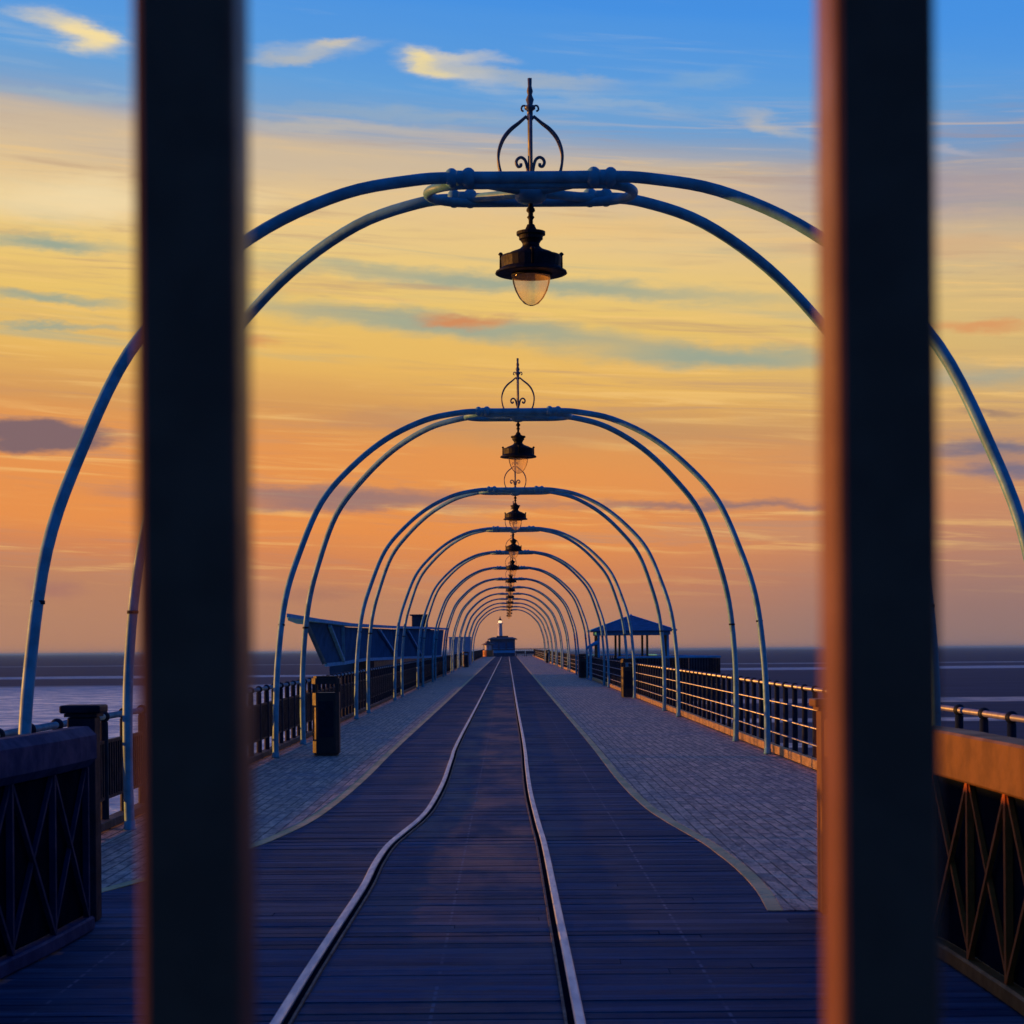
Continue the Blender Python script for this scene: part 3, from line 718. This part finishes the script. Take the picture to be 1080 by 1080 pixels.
# ------------------------------------------------------------------ gate bars in the foreground
g = empty('bar_gate', (0, 0.97, 0), 'dark square barred gate out of focus close in front', 'gate')
for k in range(-1, 4):
    x = -0.3792 + 0.3496 * k
    bm = bmesh.new(); box(bm, x - 0.026, x + 0.026, -0.024, 0.030, 0.121, 2.449, 0.004); obj('bar', bm, BARS, g)
for z0 in (0.06, 2.45):
    bm = bmesh.new(); box(bm, -0.84, 0.78, -0.026, 0.030, z0, z0 + 0.06, 0.006); obj('crossbar', bm, BARS, g)

# ------------------------------------------------------------------ litter bins
b0 = empty('litter_bin', (0, 0, 0), '', 'bin', 'litter bins by the railings')
def octo(w, d, c): return [(-w + c, -d), (w - c, -d), (w, -d + c), (w, d - c), (w - c, d), (-w + c, d), (-w, d - c), (-w, -d + c)]
bm = bmesh.new(); prism(bm, octo(0.205, 0.205, 0.055), 0.05, 0.98); obj('body', bm, BIN, b0)
bm = bmesh.new(); prism(bm, octo(0.185, 0.185, 0.05), 0.024, 0.048); obj('plinth', bm, BIN, b0)
bm = bmesh.new(); prism(bm, octo(0.215, 0.215, 0.058), 1.115, 1.20); prism(bm, octo(0.19, 0.19, 0.05), 1.201, 1.235); obj('lid', bm, BIN, b0)
for sx in (-1, 1):
    for sy in (-1, 1):
        bm = bmesh.new(); box(bm, sx * .205 - (0.06 if sx > 0 else 0), sx * .205 + (0.06 if sx < 0 else 0), sy * .17 - .025, sy * .17 + .025, 0.981, 1.114); obj('lid_support', bm, BIN, b0)
bm = bmesh.new(); box(bm, -0.12, 0.12, -0.216, -0.207, 0.30, 0.85, 0.003); obj('door', bm, IRON, b0)
spots = [(-3.02, 29.3, 'large dark litter bin beside the left railing, near the second arch'),
         (3.58, 60.0, 'dark litter bin with orange lit side by the right railing'),
         (3.60, 96.0, 'smaller litter bin beyond the shelter, by the right railing'),
         (3.62, 180.0, 'tiny distant litter bin far down the right railing'),
         (-3.45, 148.0, 'tiny distant dark litter bin far down the left railing'),
         ]
for i, (x, y, lb) in enumerate(spots):
    o = b0 if i == 0 else copy_tree(b0)
    o.location = (x, y, gz(y)); o['label'] = lb
    o.rotation_euler.z = R(random.uniform(-3, 3))

# ------------------------------------------------------------------ left boat shaped shelter
sh = empty('seafront_shelter', (0, 0, 0), 'blue boat shaped shelter with outward leaning walls beyond left railing', 'shelter')
edge = [(-6.55, 55.0, 2.80), (-6.15, 60.0, 2.73), (-5.75, 68.0, 2.70), (-5.1, 84.0, 2.80), (-4.25, 100.0, 2.95), (-3.75, 114.0, 3.05)]
bm = bmesh.new()
E1 = [Vector(e) for e in edge]
bot, top, bot2, top2 = [], [], [], []
prev = None
for e, w_ in zip(E1, (0.06, 1.0, 2.0, 3.2, 3.0, 2.0)):
    cur = [bm.verts.new(e), bm.verts.new(e + Vector((0, 0, -0.11))), bm.verts.new(e + Vector((-w_, 0, 0.04 * w_ - 0.09))), bm.verts.new(e + Vector((-w_, 0, 0.04 * w_)))]
    if prev:
        for a in range(4): bm.faces.new((prev[a], prev[(a + 1) % 4], cur[(a + 1) % 4], cur[a]))
    else: bm.faces.new(cur)
    prev = cur
bm.faces.new(prev[::-1]); roof = obj('roof', bm, TRIM, sh)
# leaning wall facing the deck and the wall facing the shore
bm = bmesh.new()
wt = [Vector((e[0] - 0.25, e[1] + 1.2, e[2] - 0.13)) for e in edge[:-1]] + [Vector((edge[-1][0] - 0.25, edge[-1][1] - 3, edge[-1][2] - 0.14))]
wb = [Vector((e[0] - 0.10, e[1] + (8.0 if i == 0 else 5.5), 1.40)) for i, e in enumerate(edge[:-1])] + [Vector((edge[-1][0] - 0.35, edge[-1][1] - 5, 1.4))]
wt[0] = Vector((-6.58, 60.0, 2.62)); wt[1] = Vector((-6.25, 63.5, 2.60)); wb[0] = Vector((-6.44, 64.5, 1.27)); wb[1] = Vector((-6.2, 68, 1.30))
def wallquad(bm, a, b, c, d, th):
    n = (b - a).cross(d - a); n.normalize(); n *= th
    V = [bm.verts.new(p) for p in (a, b, c, d)] + [bm.verts.new(p + n) for p in (a, b, c, d)]
    bm.faces.new(V[:4]); bm.faces.new(V[4:][::-1])
    for i in range(4): bm.faces.new((V[i], V[(i + 1) % 4], V[4 + (i + 1) % 4], V[4 + i]))
for i in range(len(wt) - 1): wallquad(bm, wb[i], wb[i + 1], wt[i + 1], wt[i], 0.08)
wallquad(bm, wb[0], wt[0], Vector((-8.3, 80, 2.6)), Vector((-7.9, 82, 1.3)), 0.08)
obj('leaning_wall', bm, PANEL, sh)
bm = bmesh.new()
for a, b in zip(wb, wb[1:]): bar(bm, a + Vector((.06, 0, -.03)), b + Vector((.06, 0, -.03)), 0.10, 0.12)
obj('sill', bm, TRIM, sh)
for i0, f0, ib, fb, i1, f1 in ((0, .9, 0, .95, 1, .5), (2, .55, 2, .75, 2, .95), (3, .3, 3, .5, 3, .7)):
    a = wt[i0].lerp(wt[i0 + 1], f0); m_ = wb[ib].lerp(wb[ib + 1], fb); c = wt[i1].lerp(wt[i1 + 1], f1)
    for p in (a, c):
        bm = bmesh.new(); bar(bm, p + Vector((0.16, 0, -.05)), m_ + Vector((0.14, 0, 0.05)), 0.11, 0.09); obj('strut', bm, TRIM, sh)
bm = bmesh.new(); box(bm, -6.4, -4.7, 108, 111, 0.3, 2.98); obj('end_wall', bm, DARKT, sh)
bm = bmesh.new(); box(bm, -5.25, -4.45, 100.0, 101.5, 2.96, 3.55, 0.04); box(bm, -5.35, -4.35, 99.9, 101.6, 3.56, 3.62); obj('roof_box', bm, DARKT, sh)
bm = bmesh.new(); prism(bm, [(-4.3, 72), (-4.3, 116), (-8.5, 116), (-8.5, 78)], -0.4, 1.34 * 0 + 0.10); tag(obj('side_platform', bm, TIMBER), kind='structure')
bm = bmesh.new(); box(bm, -8.1, -6.6, 84, 108, 0.102, 1.38); obj('rear_wall', bm, PANEL, sh)
bm = bmesh.new(); prism(bm, [(-5.7, 78), (-5.1, 88), (-4.5, 104), (-4.5, 108), (-6.58, 108), (-6.58, 78)], 0.103, 1.33); obj('plinth_wall', bm, DARKT, sh)

# pale panel kiosk further on, left
kk = empty('panel_kiosk', (-4.15, 160, gz(160)), 'plain pale blue panelled kiosk past the boat shaped shelter', 'kiosk')
bm = bmesh.new(); box(bm, -0.95, 0.85, -1.2, 1.6, 0.1, 2.38, 0.03); obj('panelled_wall', bm, mat('light_blue_panel', (0.16, 0.32, 0.48), 0.5, vary=0.15, scale=2), kk)
bm = bmesh.new(); box(bm, -1.0, 0.9, -1.25, 1.65, 2.381, 2.45, 0.01); obj('roof', bm, TRIM, kk)
bm = bmesh.new(); box(bm, -0.9, 0.8, -1.235, -1.201, 1.1, 1.14); box(bm, -0.06, -0.02, -1.235, -1.201, 0.15, 2.3); obj('panel_joint', bm, PANEL, kk)

# ------------------------------------------------------------------ right pavilion shelter
POST_LIT = mat('sunlit_post', (0.30, 0.14, 0.05), 0.6, vary=0.3, scale=4, spec=0.2)  # orange sunlight on the posts mixed into their base colour
pv = empty('pavilion_shelter', (6.05, 96, 0.24), 'open sided shelter with blue pyramid roof on posts beyond right railing', 'shelter')
Hs = 1.72
for sx in (-1, -0.4, 0.4, 1):
    for sy in (-1, -0.4, 0.4, 1):
        if abs(sx) < 1 and abs(sy) < 1: continue
        bm = bmesh.new(); box(bm, sx * Hs - .055, sx * Hs + .055, sy * Hs - .055, sy * Hs + .055, 0.0, 2.16, 0.008); obj('post', bm, TRIM if sy == -1 and abs(sx) == 1 else POST_LIT, pv)
bm = bmesh.new()
for a in (-1, 1):
    box(bm, -Hs - .12, Hs + .12, a * Hs - .04, a * Hs + .04, 2.161, 2.34)
    box(bm, a * Hs - .04, a * Hs + .04, -Hs + .045, Hs - .045, 2.163, 2.337)
obj('fascia', bm, TRIM, pv)
bm = bmesh.new(); q = Hs + 0.42
v = [bm.verts.new(c) for c in ((-q, -q, 2.345), (q, -q, 2.345), (q, q, 2.345), (-q, q, 2.345), (0, 0, 3.16))]
v2 = [bm.verts.new((c.co.x, c.co.y, 2.385)) for c in v[:4]]
bm.faces.new(v[:4][::-1])
for i in range(4):
    bm.faces.new((v[i], v[(i + 1) % 4], v2[(i + 1) % 4], v2[i])); bm.faces.new((v2[i], v2[(i + 1) % 4], v[4]))
rf = obj('roof', bm, ROOF, pv)
bm = bmesh.new()
for c in v2 if False else ((-q, -q), (q, -q), (q, q), (-q, q)): tube(bm, [(c[0], c[1], 2.395), (0, 0, 3.17)], 0.03, 6)
obj('hip_capping', bm, TRIM, rf)
bm = bmesh.new(); lathe(bm, [(0.06, 3.14), (0.05, 3.2), (0.02, 3.24), (0.0, 3.26)], 10); obj('roof_finial', bm, TRIM, rf)
bm = bmesh.new(); box(bm, -Hs + .2, Hs - .2, -.25, .25, 0.42, 0.47); box(bm, -Hs + .2, Hs - .2, -.03, .03, 0.472, 1.0); box(bm, -Hs + .3, -Hs + .4, -.2, .2, 0, .418); box(bm, Hs - .4, Hs - .3, -.2, .2, 0, .418)
obj('seat', bm, DARKT, pv)
bm = bmesh.new(); prism(bm, [(4.3, 76), (8.5, 76), (8.5, 116), (4.3, 116)], -0.4, 0.236); tag(obj('side_platform', bm, TIMBER), kind='structure')
pr = empty('platform_railing', (0, 0, 0.24), 'railing with pale top rail round the pavilion platform', 'railing')
segs = [((4.2, 76.2), (8.35, 76.2)), ((8.35, 76.4), (8.35, 115.8)), ((8.35, 115.8), (4.2, 115.8))]
for (a, b) in segs:
    a, b = Vector((*a, 0)), Vector((*b, 0)); d = b - a; n = max(2, int(d.length / 1.2))
    bm = bmesh.new(); tube(bm, [a + Vector((0, 0, 1.12)), b + Vector((0, 0, 1.12))], 0.04, 8); obj('top_rail', bm, TRIM, pr, True)
    bm = bmesh.new()
    for k in range(int(d.length / 0.11)):
        p = a + d * ((k + .5) * .11 / d.length); bar(bm, p + Vector((0, 0, .10)), p + Vector((0, 0, 1.06)), 0.05 if abs(d.x) > 1 else 0.03)
    bar(bm, a + Vector((0, 0, .08)), b + Vector((0, 0, .08)), 0.05)
    obj('picket_panel', bm, IRON, pr)
cb = empty('storage_locker', (7.9, 80.5, 0.24), 'dark low locker at outer corner of the pavilion platform', 'locker')
bm = bmesh.new(); box(bm, -0.42, 0.42, -0.3, 0.3, 0.02, 1.10, 0.01); obj('carcass', bm, DARKT, cb)
bm = bmesh.new(); box(bm, -0.46, 0.46, -0.34, 0.34, 1.102, 1.15, 0.01); obj('lid', bm, IRON, cb)

# coin telescope near the railing
te = empty('coin_telescope', (3.78, 91, gz(91)), 'pale blue viewing telescope on a stand by the right railing', 'telescope')
bm = bmesh.new(); lathe(bm, [(0.17, 0.024), (0.17, 0.05), (0.08, 0.09), (0.065, 0.2), (0.06, 1.25), (0.09, 1.3), (0.05, 1.34)], 14); obj('pedestal', bm, TRIM, te, True)
bm = bmesh.new(); box(bm, -0.09, 0.09, -0.09, 0.09, 1.342, 1.58, 0.03); obj('coin_box', bm, TRIM, te)
bm = bmesh.new(); tube(bm, [(-0.22, -.05, 1.50), (-0.10, -.02, 1.58), (0.15, 0.03, 1.72), (0.34, 0.06, 1.80)], [0.05, 0.075, 0.085, 0.10], 12); obj('telescope_barrel', bm, TRIM, te, True)

# ------------------------------------------------------------------ far end of the pier
hz = gz(296)
h = empty('pier_hut', (-0.95, 296, hz), 'dark navy hut with hipped roof at the end of the deck', 'hut')
bm = bmesh.new(); box(bm, -1.95, 1.95, -1.5, 2.5, 0.0, 2.62); obj('wall', bm, HUT, h)
bm = bmesh.new()
a = [(-2.3, -1.9), (2.3, -1.9), (2.3, 2.9), (-2.3, 2.9)]; b = [(-1.6, -0.7), (1.6, -0.7), (1.6, 1.7), (-1.6, 1.7)]; c = [(-0.9, -0.4), (0.9, -0.4), (0.9, 1.4), (-0.9, 1.4)]
prism(bm, a, 2.621, 2.74)
lo = [bm.verts.new((x, y, 2.741)) for x, y in a]; hi = [bm.verts.new((x, y, 3.02)) for x, y in b]
for i in range(4): bm.faces.new((lo[i], lo[(i + 1) % 4], hi[(i + 1) % 4], hi[i]))
bm.faces.new(hi); prism(bm, c, 3.021, 3.22); obj('roof', bm, DARKT, h)
for x0, x1 in ((-1.6, -0.7), (-0.45, 0.45), (0.7, 1.6)):
    bm = bmesh.new(); box(bm, x0, x1, -1.56, -1.501, 1.25, 2.2); w0 = obj('window', bm, PANEL, h)
    bm = bmesh.new(); box(bm, x0 - .05, x1 + .05, -1.60, -1.561, 1.18, 1.24); obj('sill', bm, TRIM, w0)
bm = bmesh.new(); box(bm, -1.9, 1.9, -1.62, -1.501, 0.55, 0.95); obj('counter_panel', bm, TRIM, h)

tw = empty('white_tower', (-1.35, 306.5, gz(306)), 'slender white tower with a glowing lamp rising behind the hut', 'tower')
bm = bmesh.new(); lathe(bm, [(0.55, -0.3), (0.50, 0.4), (0.40, 3.0), (0.32, 5.2), (0.48, 5.25), (0.48, 5.35)], 16); obj('shaft', bm, WHITE, tw, True)
bm = bmesh.new(); lathe(bm, [(0.26, 5.351), (0.28, 5.65), (0.20, 5.75)], 14); obj('lit_lantern', bm, LIT, tw, True)
bm = bmesh.new(); lathe(bm, [(0.36, 5.751), (0.30, 5.85), (0.10, 6.1), (0.02, 6.5), (0, 6.5)], 14); obj('cap', bm, DARKT, tw, True)
bm = bmesh.new(); lathe(bm, [(1.4, -1.2), (1.4, -0.302)], 12); obj('footing', bm, TIMBER, tw)

ok = empty('round_kiosk', (-3.1, 284, gz(284)), 'small round orange kiosk with brown pointed roof far left', 'kiosk')
bm = bmesh.new(); lathe(bm, [(0.78, 0.05), (0.80, 0.1), (0.80, 0.98), (0.72, 1.02)], 20); obj('counter_drum', bm, ORANGE, ok)
bm = bmesh.new(); lathe(bm, [(0.55, 1.021), (0.55, 1.80)], 16); obj('glazing', bm, WHITE, ok)
bm = bmesh.new(); 
for k in range(8):
    a_ = k * math.pi / 4; bar(bm, (0.68 * math.cos(a_), 0.68 * math.sin(a_), 1.022), (0.68 * math.cos(a_), 0.68 * math.sin(a_), 1.80), 0.06)
obj('mullion', bm, BROWN, ok)
bm = bmesh.new(); lathe(bm, [(1.0, 1.801), (1.0, 1.88), (0.45, 2.1), (0.40, 2.25), (0.15, 2.4), (0.0, 2.55)], 16); obj('roof', bm, BROWN, ok)

for i, (x, y, lb) in enumerate([(1.7, 282, 'dark bench left of its neighbour, near the far end of the deck'), (3.2, 279, 'dark bench nearest the railing at the far end, on the right')]):
    be = empty('bench', (x, y, gz(y)), lb, 'bench', 'benches at the far end')
    bm = bmesh.new(); box(bm, -0.7, 0.7, -0.2, 0.22, 0.42, 0.48); obj('seat', bm, DARKT, be)
    bm = bmesh.new(); box(bm, -0.7, 0.7, 0.24, 0.29, 0.50, 0.88); obj('backrest', bm, DARKT, be)
    for sx in (-0.6, 0.6):
        bm = bmesh.new(); box(bm, sx - .04, sx + .04, -0.18, 0.28, 0.024, 0.418); obj('leg', bm, IRON, be)
er = empty('end_railing', (0, 303, gz(303)), 'thin railing crossing the far end of the pier', 'railing')
bm = bmesh.new(); tube(bm, [(-4.1, 0, 1.15), (6.5, 0, 1.15)], 0.05, 6); obj('top_rail', bm, IRON, er)
bm = bmesh.new()
for k in range(36): bar(bm, (-4.1 + k * .3, 0, 0), (-4.1 + k * .3, 0, 1.1), 0.035)
obj('pickets', bm, IRON, er)

# ------------------------------------------------------------------ thin sea haze over the whole place
bm = bmesh.new(); box(bm, -11900, 11900, -11900, 34000, -7.4, 9.5)
hm = bpy.data.materials.new('haze'); hm.use_nodes = True; hm.node_tree.nodes.clear()
vo = hm.node_tree.nodes.new('ShaderNodeVolumePrincipled'); vo.inputs['Color'].default_value = (0.20, 0.48, 0.90, 1); vo.inputs['Density'].default_value = HAZE_DENSITY; vo.inputs['Anisotropy'].default_value = 0.2
ho = hm.node_tree.nodes.new('ShaderNodeOutputMaterial'); hm.node_tree.links.new(vo.outputs[0], ho.inputs['Volume'])
tag(obj('haze', bm, hm), kind='stuff')
